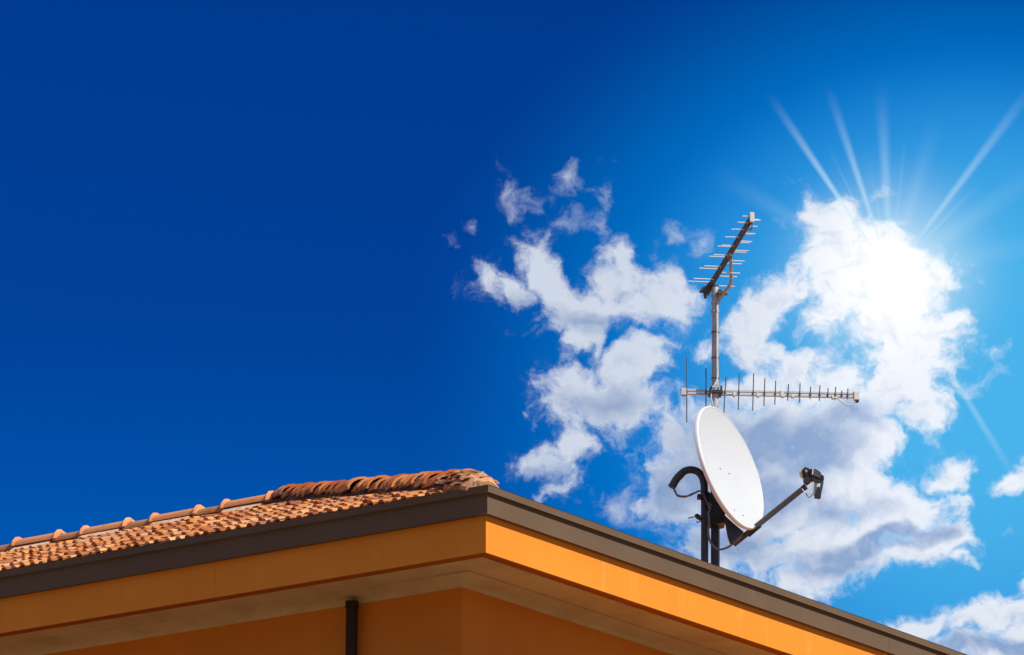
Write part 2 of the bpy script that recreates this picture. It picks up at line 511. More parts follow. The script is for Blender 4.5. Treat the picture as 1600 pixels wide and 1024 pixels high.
mat('plaster', m_plaster, 0.85, spec=0.2)
mat('shade_grime_strip', flat((0.36, 0.10, 0.012), (0.30, 0.085, 0.012), 5.0, 0.3), 0.9, spec=0.1)
mat('wall_plaster', m_wall, 0.9, spec=0.2)
mat('soffit', m_soffit, 0.85, spec=0.2)
mat('flashing', m_flashing, 0.65, spec=0.12)
mat('tile', m_tile, 0.85, spec=0.25)
mat('ridge', m_ridge, 0.85, spec=0.25)
mat('ridge_low', m_ridge_low, 0.9, spec=0.2)
mat('hip', m_hip, 0.9, spec=0.2)
mat('corner', m_corner, 0.9, spec=0.2)
mat('mortar', m_mortar, 0.95, spec=0.1)
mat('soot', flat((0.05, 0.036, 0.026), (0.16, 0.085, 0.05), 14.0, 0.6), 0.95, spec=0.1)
mat('mortar_pale', m_mortar_pale, 0.95, spec=0.1)
mat('deck', flat((0.20, 0.10, 0.06)), 0.9)
mat('pipe', flat((0.038, 0.024, 0.015), (0.046, 0.030, 0.019)), 0.65, spec=0.1)
mat('white', flat((0.62, 0.64, 0.635), (0.60, 0.62, 0.615), 3.0), 0.42)
mat('rim', flat((0.84, 0.85, 0.85), (0.80, 0.81, 0.81), 5.0), 0.42)
mat('dish_back', flat((0.12, 0.125, 0.13)), 0.55)
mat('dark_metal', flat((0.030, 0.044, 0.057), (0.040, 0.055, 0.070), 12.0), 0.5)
mat('black_plastic', flat((0.016, 0.017, 0.019), (0.024, 0.025, 0.027), 20.0), 0.45)
mat('grey_plastic', flat((0.075, 0.078, 0.072), (0.06, 0.062, 0.058), 20.0), 0.5)
mat('arm', flat((0.115, 0.13, 0.138), (0.09, 0.102, 0.11), 10.0), 0.45)
mat('galvanised', m_galv, 0.5, metal=0.2)
mat('aluminium', flat((0.66, 0.66, 0.64), (0.58, 0.58, 0.57), 12.0), 0.4, metal=0.25)
mat('boom_dark', flat((0.060, 0.054, 0.048), (0.08, 0.072, 0.065), 12.0), 0.5, metal=0.2)
mat('rod_dark', flat((0.12, 0.12, 0.12), (0.15, 0.15, 0.148), 20.0), 0.45, metal=0.5)
mat('rod_bright', flat((0.86, 0.86, 0.84), (0.80, 0.80, 0.79), 20.0), 0.4, metal=0.0)
mat('cream_plastic', flat((0.74, 0.71, 0.62), (0.68, 0.65, 0.56), 20.0), 0.5)
mat('yellow_cap', flat((0.68, 0.62, 0.30), (0.60, 0.54, 0.25), 30.0), 0.45)
mat('cable_grey', flat((0.20, 0.225, 0.235), (0.15, 0.17, 0.18), 20.0), 0.5)
mat('cable_white', flat((0.72, 0.72, 0.70), (0.62, 0.62, 0.60), 20.0), 0.5)
mat('ground', m_ground, 0.95, spec=0.1)


# ------------------------------------------------------------------ geometry helpers
class MB:
    def __init__(self):
        self.v, self.f = [], []

    def add(self, verts, faces):
        o = len(self.v)
        self.v += [Vector(p) for p in verts]
        self.f += [tuple(i + o for i in f) for f in faces]
        return self

    def loft(self, rings, close=True, caps=True):
        n = len(rings[0])
        vs = [p for r in rings for p in r]
        fs = []
        for k in range(len(rings) - 1):
            for i in range(n if close else n - 1):
                j = (i + 1) % n
                fs.append((k * n + i, k * n + j, (k + 1) * n + j, (k + 1) * n + i))
        if caps and close:
            fs.append(tuple(reversed(range(n))))
            fs.append(tuple(range((len(rings) - 1) * n, len(rings) * n)))
        return self.add(vs, fs)

    def tube(self, pts, r, n=8, caps=True):
        pts = [Vector(p) for p in pts]
        rs = r if isinstance(r, (list, tuple)) else [r] * len(pts)
        rings = []
        ref = None
        for i, p in enumerate(pts):
            t = (pts[min(i + 1, len(pts) - 1)] - pts[max(i - 1, 0)]).normalized()
            if ref is None:
                ref = t.orthogonal().normalized()
            ref = (ref - t * ref.dot(t)).normalized()
            b = t.cross(ref)
            rings.append([p + (ref * math.cos(a) + b * math.sin(a)) * rs[i] for a in (2 * math.pi * k / n for k in range(n))])
        return self.loft(rings, True, caps)

    def beam(self, a, b, w, h, up=(0, 0, 1), bev=0.0):
        """Rectangular bar from a to b, w wide and h high, with chamfered edges."""
        a, b = Vector(a), Vector(b)
        t = (b - a).normalized()
        s = t.cross(Vector(up)).normalized()
        u = s.cross(t).normalized()
        c = bev or min(w, h) * 0.12
        x, y = w / 2, h / 2
        pr = [(-x + c, -y), (x - c, -y), (x, -y + c), (x, y - c), (x - c, y), (-x + c, y), (-x, y - c), (-x, -y + c)]
        return self.loft([[p + s * q[0] + u * q[1] for q in pr] for p in (a, b)])

    def box(self, c, ax, ay, az, size, bev=0.15):
        c = Vector(c)
        ay_ = Vector(ay)
        return self.beam(c - ay_ * size[1] / 2, c + ay_ * size[1] / 2, size[0], size[2], az, min(size[0], size[2]) * bev)

    def prism(self, poly, Y, depth):
        """Solid of real thickness: an outline in the picture's plane at distance Y, pushed back by depth."""
        f = [at(x, y, Y - depth / 2) for x, y in poly]
        off = Vector((0, depth, 0))
        c = sum(f, Vector()) / len(f)
        r0 = [c + (p - c) * 0.94 for p in f]
        return self.loft([r0, [p + off * 0.08 for p in f], [p + off * 0.92 for p in f], [p + off for p in r0]])

    def build(self, name, m, parent=None, smooth=False, loc=None):
        me = bpy.data.meshes.new(name)
        me.from_pydata([tuple(p) for p in self.v], [], self.f)
        me.materials.append(MATS[m])
        bm = bmesh.new()
        bm.from_mesh(me)
        bmesh.ops.recalc_face_normals(bm, faces=bm.faces)
        bm.to_mesh(me)
        bm.free()
        if smooth:
            me.polygons.foreach_set('use_smooth', [True] * len(me.polygons))
            me.set_sharp_from_angle(angle=rad(38))
        o = bpy.data.objects.new(name, me)
        COL.objects.link(o)
        if parent:
            o.parent = parent
        if loc is not None:
            o.location = loc
        return o


def empty(name, loc, rz=0, parent=None):
    o = bpy.data.objects.new(name, None)
    o.empty_display_size = 0.3
    o.location = loc
    o.rotation_euler = (0, 0, rz)
    COL.objects.link(o)
    if parent:
        o.parent = parent
    return o


def tag(o, label=None, cat=None, group=None, kind=None):
    for k, v in (('label', label), ('category', cat), ('group', group), ('kind', kind)):
        if v:
            o[k] = v
    return o


def smooth_path(pts, n=8):
    """Catmull-Rom through the points."""
    pts = [Vector(p) for p in pts]
    out = []
    for i in range(len(pts) - 1):
        p0, p1, p2, p3 = pts[max(i - 1, 0)], pts[i], pts[i + 1], pts[min(i + 2, len(pts) - 1)]
        for k in range(n):
            s = k / n
            out.append(0.5 * ((2 * p1) + (p2 - p0) * s + (2 * p0 - 5 * p1 + 4 * p2 - p3) * s * s + (3 * p1 - p0 - 3 * p2 + p3) * s ** 3))
    out.append(pts[-1])
    return out


# ------------------------------------------------------------------ ground
g = MB()
S = 2500
g.add([(-S, -S, 0), (S, -S, 0), (S, S, 0), (-S, S, 0)], [(0, 1, 2, 3)])
tag(g.build('ground', 'ground'), 'pale gravel and dry earth ground around the house', None, None, 'structure')

# ------------------------------------------------------------------ house
A = 0.612
CORNER = at(763, 757, 34.0)
ZT = CORNER.z
LX, LY = 10.6, 24.0
RX, RYH = 4.6, 5.75           # ridge start in house coordinates
RISE = 1.655
house = empty('house', (CORNER.x, CORNER.y, 0), math.pi / 2 - A)
tag(house, 'orange plastered house with brown metal eaves and a terracotta hipped roof', 'house')
H2W = Matrix.Translation((CORNER.x, CORNER.y, 0)) @ Matrix.Rotation(math.pi / 2 - A, 4, 'Z')
bpy.context.view_layer.update()


def rect(q):
    return [(q, q), (LX - q, q), (LX - q, LY - q), (q, LY - q)]


def side_parts(name, prof, m, splits=None):
    """One solid per side of the house: a closed profile (inward distance, height) run along the eaves and mitred."""
    for s in range(4):
        cuts = [0.0] + [c for (ss, c) in (splits or []) if ss == s] + [1.0]
        for a, b in zip(cuts[:-1], cuts[1:]):
            rings = []
            for f in (a, b):
                ring = []
                for q, z in prof:
                    p, r = rect(q)[s], rect(q)[(s + 1) % 4]
                    L = math.hypot(r[0] - p[0], r[1] - p[1])
                    ff = f
                    if 0 < f < 1:     # straight joint with a hairline gap
                        full = LX if s % 2 == 0 else LY
                        d = f * full - q + (-0.002 if f == b else 0.002)
                        ff = d / L
                    ring.append((p[0] + (r[0] - p[0]) * ff, p[1] + (r[1] - p[1]) * ff, ZT + z))
                rings.append(ring)
            MB().loft(rings).build(name, m, house)


ZM, ZO = 0.237, 0.5576
side_parts('metal_flashing', [(0.0, 0.0), (0.004, -0.004), (0.004, -0.056), (0.0, -0.062), (0.034, -0.066), (0.034, -ZM + 0.006), (0.030, -ZM), (0.078, -ZM), (0.14, -0.10), (0.14, 0.0)][::1],
           'flashing', [(0, 0.625), (3, 0.60)])
side_parts('fascia_board', [(0.082, -ZM + 0.02), (0.082, -ZO + 0.006), (0.19, -ZO + 0.006), (0.19, -ZM + 0.02)], 'plaster')
side_parts('shade_grime_strip', [(0.085, -ZO + 0.004), (0.087, -ZO), (0.185, -ZO), (0.187, -ZO + 0.004)], 'shade_grime_strip')  # strip added below the fascia; underside shade and grime put into its colour
E_W = 0.935
side_parts('soffit', [(0.192, -ZO + 0.062), (0.70, -ZO + 0.062), (0.70, -ZO + 0.12), (0.192, -ZO + 0.12)], 'soffit')
cove = [(0.702, -ZO + 0.066), (0.702, -ZO + 0.050)]
for k in range(7):
    a = k / 6 * math.pi / 2
    cove.append((0.716 + (E_W - 0.722) * math.sin(a) * 1.0, -ZO + 0.050 - 0.055 * (1 - math.cos(a))))
cove += [(E_W - 0.002, -ZO - 0.010), (E_W - 0.002, -ZO + 0.066)]
side_parts('cove_moulding', cove, 'soffit')
for s in range(4):
    rings = []
    for q in (E_W, E_W + 0.3):
        p, r = rect(q)[s], rect(q)[(s + 1) % 4]
        rings.append([(p[0], p[1], 0.0), (r[0], r[1], 0.0), (r[0], r[1], ZT - ZO + 0.05), (p[0], p[1], ZT - ZO + 0.05)])
    MB().loft(rings).build('wall', 'wall_plaster', house)

# roof: deck planes carry the tiles
roof = MB()
zd = ZT - 0.03
e = 0.13
rz = ZT + RISE - 0.05
A0, A1, A2, A3 = (e, e, zd), (LX - e, e, zd), (LX - e, LY - e, zd), (e, LY - e, zd)
R0, R1 = (RX, RYH, rz), (RX, LY - RYH, rz)
roof.add([A0, A1, A2, A3, R0, R1], [(0, 4, 5, 3), (0, 1, 4), (1, 2, 5, 4), (2, 3, 5), (0, 3, 2, 1)])
roof = roof.build('roof', 'deck', house)

PER, EXPO = 0.112, 0.335
slope = math.atan2(RISE, RX)


def tile_section(lift, seed):
    rr = random.Random(seed)
    hh, w = 0.025 + rr.uniform(-.003, .004), PER * 0.60
    pts = [(0.0, 0.004)]
    for k in range(5):
        a = math.pi * k / 4
        pts.append((w / 2 - math.cos(a) * w / 2 * 0.96, 0.004 + hh * math.sin(a)))
    pts += [(PER * 0.80, -0.002), (PER * 1.02, 0.003)]
    return pts


def tile_mesh(seed):
    """S-shaped clay tile; x runs up the slope, y along the eave."""
    L = EXPO + 0.05
    m = MB()
    sec = tile_section(0, seed)
    front = [(0, y, z + 0.031) for y, z in sec]
    back = [(L, y, z + 0.000) for y, z in sec]
    fb_ = [(0, y, z + 0.008) for y, z in sec]
    m.loft([front, back], close=False)
    m.loft([fb_, front], close=False)
    m.loft([[(L, y, z - 0.013) for y, z in sec], fb_], close=False)
    return m


TILES = [tile_mesh(s) for s in range(4)]
tiles = []
nrow = int(math.hypot(RX, RISE) / EXPO)
for r_ in range(nrow):
    s0 = 0.10 + r_ * EXPO
    x0 = s0 * math.cos(slope)
    ymin = x0 * RYH / RX + 0.10
    ymax = LY - ymin
    off = (r_ % 2) * PER * 0.5 + rnd.uniform(-.02, .02)
    k = math.ceil((ymin - off) / PER)
    while off + k * PER < ymax - PER:
        y0 = off + k * PER
        k += 1
        Mx = Matrix.Translation((x0 + rnd.gauss(0, .012), y0 + rnd.gauss(0, .006), ZT - 0.034 + s0 * math.sin(slope) + rnd.gauss(0, .004)))
        Mx = Mx @ Matrix.Rotation(rnd.gauss(0, .018), 4, 'Z') @ Matrix.Rotation(-slope + rnd.gauss(0, .012), 4, 'Y') @ Matrix.Rotation(rnd.gauss(0, .03), 4, 'X')
        p = H2W @ Mx @ Vector((0.1, PER / 2, 0.03)) - Vector((0, 0, CAM_Z))
        d_ = p.y * cp + p.z * sp
        px = 800 + FPX * p.x / d_
        tiles.append((p.length, -4 < px < 1604, rnd.randrange(4), Mx))
tiles.sort(key=lambda q: (not q[1], q[0]))
tmesh = None
protos = []
for s in range(4):
    o = TILES[s].build('roof_tile', 'tile', roof)
    protos.append(o)
used = [False] * 4
for i, (_, _, s, Mx) in enumerate(tiles[:300]):
    if used[s]:
        o = protos[s].copy()
        COL.objects.link(o)
    else:
        o, used[s] = protos[s], True
    o.parent = roof
    o.matrix_local = Mx
rest = MB()
for (_, _, s, Mx) in tiles[300:]:
    rest.add([Mx @ v for v in TILES[s].v], TILES[s].f)
# the slope over the right-hand eave, hardly seen from the street
slope2 = math.atan2(RISE, RYH)
for r_ in range(int(math.hypot(RYH, RISE) / EXPO)):
    s0 = 0.16 + r_ * EXPO
    y0 = s0 * math.cos(slope2)
    xa, xb = y0 * RX / RYH + 0.14, LX - y0 * (LX - RX) / RYH - 0.2
    k = 0
    while xa + (k + 1) * PER < xb:
        Mx = Matrix.Translation((xa + (k + 1) * PER, y0, ZT - 0.05 + s0 * math.sin(slope2))) @ Matrix.Rotation(math.pi / 2, 4, 'Z') @ Matrix.Rotation(-slope2, 4, 'Y') @ Matrix.Rotation(rnd.gauss(0, .02), 4, 'X')
        s = rnd.randrange(4)
        rest.add([Mx @ v for v in TILES[s].v], TILES[s].f)
        k += 1
tag(rest.build('roof_tiles', 'tile', roof), 'smaller terracotta tiles farther along the roof', kind='stuff')


def arch(m, a, b, ra, rb, th=0.016, n=7, up=Vector((0, 0, 1)), flat_=1.0):
    """Half-barrel clay tile from a to b."""
    a, b = Vector(a), Vector(b)
    t = (b - a).normalized()
    s = t.cross(up).normalized()
    u = s.cross(t).normalized()
    rings = []
    for p, r in ((a, ra), (b, rb)):
        o_, i_ = [], []
        for k in range(n):
            an = math.pi * k / (n - 1)
            o_.append(p + s * math.cos(an) * r + u * math.sin(an) * r * flat_)
            i_.append(p + s * math.cos(an) * (r - th) + u * math.sin(an) * (r - th) * flat_)
        rings.append(o_ + i_[::-1])
    return m.loft(rings)


# ridge: long raised caps with flared collars, and lower pieces between them
ridge_z = ZT + RISE - 0.005
y = RYH + 0.05
k = 0
first_y = y
while y < LY - RYH - 0.4:
    big = k % 2 == 1
    L = 0.53 if big else (0.14 if k == 0 else 0.40)
    jz = rnd.gauss(0, .004)
    p0, p1 = Vector((RX, y, ridge_z + jz)), Vector((RX, y + L, ridge_z + jz + rnd.gauss(0, .003)))
    m = MB()
    if big:
        for q in (p0, p1):
            q.z += 0.022
        arch(m, p0 + Vector((0, -.02, 0)), p1 + Vector((0, .02, 0)), 0.104, 0.104, 0.018, 9, flat_=0.82)
        o = m.build('ridge_tile', 'ridge', roof, True)
        for pc, sg in ((p0, -1), (p1, 1)):
            c = MB()
            arch(c, pc + Vector((0, sg * -0.005, 0)), pc + Vector((0, sg * 0.022, 0.0)), 0.104, 0.118, 0.03)
            arch(c, pc + Vector((0, sg * 0.022, 0)), pc + Vector((0, sg * 0.050, 0.0)), 0.118, 0.100, 0.03)
            c.build('collar', 'ridge', roof, True)
        c = MB()
        rings = []
        for i in range(7):
            yy = y + 0.03 + (L - 0.04) * i / 6
            rings.append([(RX - 0.185 - rnd.uniform(0, .02), yy, ridge_z - 0.055), (RX - 0.150, yy, ridge_z - 0.026 + rnd.uniform(-.008, .008)), (RX - 0.095, yy, ridge_z + 0.010), (RX - .02, yy, ridge_z - .05)])
        c.loft(rings).build('mortar', 'mortar_pale', roof, True)
    else:
        arch(m, p0, p1, 0.100, 0.100, 0.018, 9, flat_=0.85)
        m.build('ridge_tile', 'ridge_low', roof, True)
    y += L
    k += 1

# hip: thick stack of overlapping barrel tiles down to the corner
h0, h1 = Vector((0.13, 0.13 * RYH / RX, ZT + 0.02)), Vector((RX, RYH, ridge_z))
hd = (h1 - h0)
HL = hd.length
hd.normalize()
hs = hd.cross(Vector((0, 0, 1))).normalized()
hu = hs.cross(hd).normalized()
STEP = 0.225
nh = int((HL - 0.62) / STEP)
base = MB()
rings = []
for i in range(30):
    c = h0 + hd * (HL * i / 29)
    w1, w2, hh = 0.17 + rnd.uniform(-.02, .02), 0.17 + rnd.uniform(-.02, .02), 0.045 + rnd.uniform(-.015, .015)
    rings.append([c + hs * w1 - hu * 0.08, c + hs * w1 * 0.8 + hu * (hh - .01), c + hs * 0.04 + hu * hh * 1.3, c - hs * 0.04 + hu * hh * 1.3, c - hs * w2 * 0.8 + hu * (hh - .01), c - hs * w2 - hu * 0.08])
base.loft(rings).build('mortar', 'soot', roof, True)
for i in range(nh + 1):
    c = h0 + hd * (0.62 + i * STEP)
    m = MB()
    jit = hs * rnd.gauss(0, .012)
    ra = 0.155 + rnd.uniform(-.012, .012)
    lift = 0.030 + rnd.uniform(-.008, .012)
    a = hu * (lift + 0.016)
    b = hd * 0.36 + hu * (lift - 0.014) + hs * rnd.gauss(0, .010)
    arch(m, a, b, ra, ra - 0.020, 0.026, 9, hu, 0.80)
    m.build('hip_tile', 'hip', roof, True, c + jit)
# broken pieces bedded in a lump of mortar at the corner
lump = MB()
rings = []
NL = 14
for i in range(NL):
    f = i / (NL - 1)
    c = h0 + hd * (-0.05 + 0.85 * f)
    hgt = 0.150 * math.sin(math.pi * min(1, 0.12 + f * 0.80)) ** 0.7 + 0.02
    w = 0.185 * math.sin(math.pi * min(1, 0.2 + f * 0.62)) ** 0.5
    ring = []
    for k in range(11):
        an = math.pi * k / 10
        nn = 1 + 0.28 * mnoise.noise(Vector((f * 5, k * 0.7, 3.1)))
        ring.append(c + hs * math.cos(an) * w * nn + hu * (math.sin(an) * hgt * nn - 0.03))
    rings.append(ring)
lump.loft(rings).build('mortar', 'corner', roof, True)
for (f, sd, hh, ra, ln, yaw, tilt) in ((0.04, -0.10, 0.035, 0.075, 0.24, 0.15, 0.10), (0.07, 0.04, 0.05, 0.085, 0.26, -0.15, 0.12), (0.20, -0.13, 0.05, 0.080, 0.28, 0.5, 0.15), (0.27, 0.0, 0.095, 0.090, 0.26, 0.1, 0.10),
                                       (0.42, -0.11, 0.075, 0.085, 0.28, 0.45, 0.05), (0.50, 0.04, 0.085, 0.11, 0.30, 0.0, -0.10), (0.16, 0.13, 0.03, 0.08, 0.25, -0.4, 0.1),
                                       (0.06, -0.17, -0.02, 0.085, 0.27, 0.35, 0.10), (0.03, -0.06, 0.0, 0.085, 0.25, 0.1, 0.10), (0.06, 0.06, 0.0, 0.085, 0.25, -0.2, 0.10), (0.14, -0.05, 0.065, 0.09, 0.27, 0.25, 0.08), (0.30, -0.20, 0.0, 0.085, 0.27, 0.55, 0.05), (0.52, -0.17, 0.01, 0.090, 0.30, 0.40, 0.02), (0.66, -0.10, 0.05, 0.11, 0.30, 0.2, 0.0)):
    m = MB()
    t = (hd * math.cos(yaw) + hs * math.sin(yaw) + hu * tilt).normalized()
    arch(m, Vector(), t * ln, ra * 1.05, ra * 0.9, 0.03, 8, hu, 0.42)
    m.build('hip_tile', 'corner', roof, True, h0 + hd * f + hs * sd + hu * (hh + 0.022))

# rain downpipe on the left wall
pipe = MB()
qx = E_W - 0.085
yy = 3.0
best = None
for i in range(2000):
    yy = 0.5 + i * 0.002
    p = H2W @ Vector((qx, yy, ZT - ZO)) - Vector((0, 0, CAM_Z))
    px = 800 + FPX * p.x / (p.y * cp + p.z * sp)
    if best is None or abs(px - 550) < best[0]:
        best = (abs(px - 550), yy)
py_ = best[1]
pipe.tube([(qx, py_, 0.1), (qx, py_, ZT - ZO - 0.012)], 0.052, 20)
dp = pipe.build('downpipe', 'pipe', house, True)
col_ = MB()
col_.tube([(qx, py_, ZT - ZO - 0.06), (qx, py_, ZT - ZO - 0.004)], 0.058, 20)
col_.build('collar', 'pipe', dp, True)
for zz in (2.0, 4.5, 7.0):
    c = MB()
    c.tube([(qx, py_, zz), (qx, py_, zz + 0.04)], 0.058, 20)
    c.beam((qx, py_, zz + .02), (E_W + .01, py_, zz + .02), 0.02, 0.02)
    c.build('pipe_clip', 'pipe', dp)

# ------------------------------------------------------------------ mast
ymast = None
for i in range(4000):                        # the mast stands on the right-hand slope, a metre in from the eave
    xx = 2.0 + i * 0.002
    p = H2W @ Vector((xx, 1.0, ZT + 0.25)) - Vector((0, 0, CAM_Z))
    px = 800 + FPX * p.x / (p.y * cp + p.z * sp)
    if px > 1117.5:
        break
MY = (H2W @ Vector((xx, 1.0, 0))).y
MBASE = H2W @ Vector((xx, 1.0, ZT + 1.0 * RISE / RYH - 0.02))
PXM = FPX / (MY * cp + 10 * sp)              # photo pixels per metre at the mast
mast = empty('antenna_mast', MBASE)
tag(mast, 'tall galvanised steel mast standing on the roof behind the white dish', 'mast')


def place(mb, name, m, thing, smooth=False):
    o = mb.build(name, m, thing, smooth)
    o.matrix_parent_inverse = thing.matrix_world.inverted() if False else Matrix.Translation(-Vector(thing.location))
    return o


top = at(1117.5, 449, MY)
mid = at(1117.5, 690, MY)
place(MB().tube([mid, top], 5.6 / PXM, 18), 'pole', 'galvanised', mast, True)
place(MB().beam(MBASE, at(1117.5, 688, MY), 12.0 / PXM, 12.0 / PXM, (0.3, 1, 0)), 'shaded_lower_post', 'dark_metal', mast)  # shade of the dish put into the post's dark colour
c = MB()
for yy in (462, 474, 487):
    c.tube([at(1117.2, yy + 1.6, MY), at(1117.2, yy - 1.6, MY)], 6.8 / PXM, 16)
place(c, 'clamp', 'galvanised', mast, True)
place(MB().tube([top, at(1117.5, 446.5, MY)], 6.1 / PXM, 16), 'cap', 'boom_dark', mast, True)
pl = MB()
pl.box(MBASE + Vector((0, 0, .01)), (1, 0, 0), (0, 1, 0), (0, 0, 1), (0.22, 0.22, 0.02))
place(pl, 'base_plate', 'dark_metal', mast)
cab = smooth_path([at(1123, 468, MY - .03), at(1120.6, 478, MY - .045), at(1120.8, 500, MY - .045), at(1120.3, 540, MY - .045), at(1120.8, 588, MY - .045), at(1117, 600, MY - .05), at(1112.5, 609, MY - .055), at(1111, 622, MY - .05), at(1114, 634, MY - .045), at(1115, 650, MY - .04)], 6)
place(MB().tube(cab, 1.1 / PXM, 6), 'feed_cable', 'cable_white', mast, True)
cl = MB()
for yy in (520, 560, 592):
    cl.tube([at(1117.5, yy + 1, MY), at(1117.5, yy - 1, MY)], 6.3 / PXM, 16)
place(cl, 'cable_tie', 'rod_dark', mast, True)

# ------------------------------------------------------------------ lower antenna, boom pointing right
la = empty('vertical_television_antenna', at(1117, 614, MY))
tag(la, 'long log-periodic aerial with twin pale booms and upright dark rods above the dish', 'antenna')
YB = MY + 0.085
zb = at(1068, 612, YB).z


def boom_pt(x, dy=0.0):
    """Point of the level boom seen at pixel column x; dy shifts it in pixels."""
    y = 612 + (x - 1068) * 6.0 / 270
    p = at_height(x, y, zb)
    return p + Vector((0, 0, -dy / PXM))


bdir = (boom_pt(1338) - boom_pt(1068)).normalized()
for dy in (-2.3, 3.3):
    place(MB().beam(boom_pt(1067, dy), boom_pt(1337, dy), 0.032, 3.3 / PXM), 'boom', 'aluminium', la)
rods = [(1073, 1073, 559, 661), (1103, 1103, 576, 648), (1134.5, 1131, 590, 646), (1155, 1153.5, 584, 641), (1177.5, 1176, 585, 643), (1195, 1193.5, 592, 635),
        (1212, 1210.5, 596, 633), (1232, 1230.5, 601, 627), (1250, 1249, 600, 630), (1266.5, 1265.5, 605, 624.6), (1281, 1280, 603, 627.5),
        (1293.7, 1293, 607.5, 622.4), (1305.5, 1304.5, 605.6, 626), (1315.3, 1314.7, 611, 621), (1324.7, 1324, 608, 625)]
for i, (xa, xb, ya, yb) in enumerate(rods):
    xm = (xa + xb) / 2
    yc = 612 + (xm - 1068) * 6.0 / 270
    off = Vector((0, -0.016, 0))
    m = MB()
    pa, pb, pm = at(xa, ya, boom_pt(xm).y) + off, at(xb, yb, boom_pt(xm).y) + off, at(xm, yc + 1, boom_pt(xm).y) + off
    m.tube([pa, pm, pb], 0.92 / PXM, 7)
    m.tube([pm + Vector((0, 0, .007)), pm + Vector((0, 0, -.007))], 1.9 / PXM, 7)
    place(m, 'element', 'rod_dark', la, True)
X, Z = bdir, Vector((0, 0, 1))
Yv = Z.cross(X)
place(MB().box(boom_pt(1338, 1.2), Yv, X, Z, (0.055, 8.0 / PXM, 15.5 / PXM)), 'end_box', 'cream_plastic', la)
place(MB().box(boom_pt(1338, 10.0), Yv, X, Z, (0.050, 6.5 / PXM, 2.5 / PXM)), 'end_box_base', 'black_plastic', la)
place(MB().box(boom_pt(1068, 1.0), Yv, X, Z, (0.050, 8.0 / PXM, 12.5 / PXM)), 'end_cap', 'aluminium', la)
br = MB()
br.box(boom_pt(1117.5, 1.2) + Vector((0, -.08, 0)), Yv, X, Z, (0.17, 18.0 / PXM, 9.5 / PXM))
br.box(boom_pt(1117.5, 6.8) + Vector((0, -.08, 0)), Yv, X, Z, (0.19, 20.0 / PXM, 3.0 / PXM))
place(br, 'bracket', 'dark_metal', la)
bl = MB()
for xx_ in (1112.6, 1117, 1122.4):
    p = boom_pt(xx_, -0.4) + Vector((0, -.172, 0))
    bl.tube([p, p + Vector((0, -.012, 0))], 1.3 / PXM, 8)
place(bl, 'bolt', 'aluminium', la)
bp = MB().box(boom_pt(1117.5, 0.8) + Vector((0, -.168, 0)), Yv, X, Z, (0.006, 13.0 / PXM, 6.5 / PXM))
place(bp, 'bracket_plate', 'galvanised', la)
for xx_, dy, w_, h_ in ((1147, 3.6, 3.2, 7), (1184, 3.8, 4, 6.5), (1222, 0.9, 5, 11.5), (1238, 4.2, 4, 6), (1301, 4.2, 3.5, 6.5)):
    place(MB().box(boom_pt(xx_, dy) + Vector((0, -.004, 0)), Yv, X, Z, (0.045, w_ / PXM, h_ / PXM)), 'clip', 'cream_plastic', la)
yq = boom_pt(1320).y - .03
place(MB().tube(smooth_path([at(1300, 620, yq), at(1306, 622, yq), at(1313, 626, yq), at(1319, 631, yq), at(1326, 633.8, yq), at(1332, 632.3, yq), at(1336, 627, yq)], 6), 1.15 / PXM, 6), 'feed_cable', 'cable_white', la, True)
yq = boom_pt(1130).y - .13
place(MB().tube(smooth_path([at(1146, 617, yq), at(1135, 617.5, yq), at(1127, 618.5, yq), at(1119, 624, yq), at(1114, 631, yq), at(1113, 640, yq)], 6), 1.1 / PXM, 6), 'feed_cable', 'cable_grey', la, True)

# ------------------------------------------------------------------ upper antenna, boom pointing towards the street
ua = empty('horizontal_television_antenna', at(1113, 443, MY))
tag(ua, 'small log-periodic aerial with thin white cross rods on top of the mast', 'antenna')
za = at(1111.5, 443, MY - 0.02).z


def zpx(zx, zy):
    return 1060 + zx / 5.6889, 310 + zy / 5.6889


def up_pt(zy, dz=0.0):
    f = (761 - zy) / 571.0
    x, y = zpx(295 + (642 - 295) * f, zy)
    return at_height(x, y, za) + Vector((0, 0, dz))


ud = (up_pt(190) - up_pt(761)).normalized()
ux = Vector((ud.y * -1, ud.x, 0)).normalized()
if ux.x < 0:
    ux = -ux
for dz in (0.017, -0.017):
    place(MB().beam(up_pt(800, dz), up_pt(180, dz), 0.032, 0.022), 'boom', 'boom_dark', ua)
sp_m = MB()
for zy in (760, 690, 600, 500, 400, 300, 230):
    sp_m.box(up_pt(zy), ux, ud, Vector((0, 0, 1)), (0.034, 0.030, 0.052))
place(sp_m, 'boom_spacer', 'black_plastic', ua)
ks = [(761, 212), (706, 199), (644, 185), (593, 172), (538, 161), (492, 149), (447, 141), (407, 129), (365, 124), (332, 112), (296, 108), (263, 102), (233, 92), (203, 88), (178, 83)]
for i, (zy, hl) in enumerate(ks):
    s = 1 if i % 2 == 0 else -1
    c = up_pt(zy)
    L = hl / 5.6889 / PXM * (MY / c.y) ** -1
    m = MB()
    m.tube([c + Vector((0, 0, .017 * s)) - ux * L, c + Vector((0, 0, .017 * s)) - ux * 0.008], 0.8 / PXM, 6)
    m.tube([c + Vector((0, 0, -.017 * s)) + ux * 0.008, c + Vector((0, 0, -.017 * s)) + ux * L], 0.8 / PXM, 6)
    place(m, 'element', 'rod_bright', ua, True)
place(MB().box(up_pt(170) + Vector((0, 0, 0.0)), ux, ud, Vector((0, 0, 1)), (6.5 / PXM, 0.035, 15 / PXM)), 'end_box', 'cream_plastic', ua)
p_ = up_pt(172)
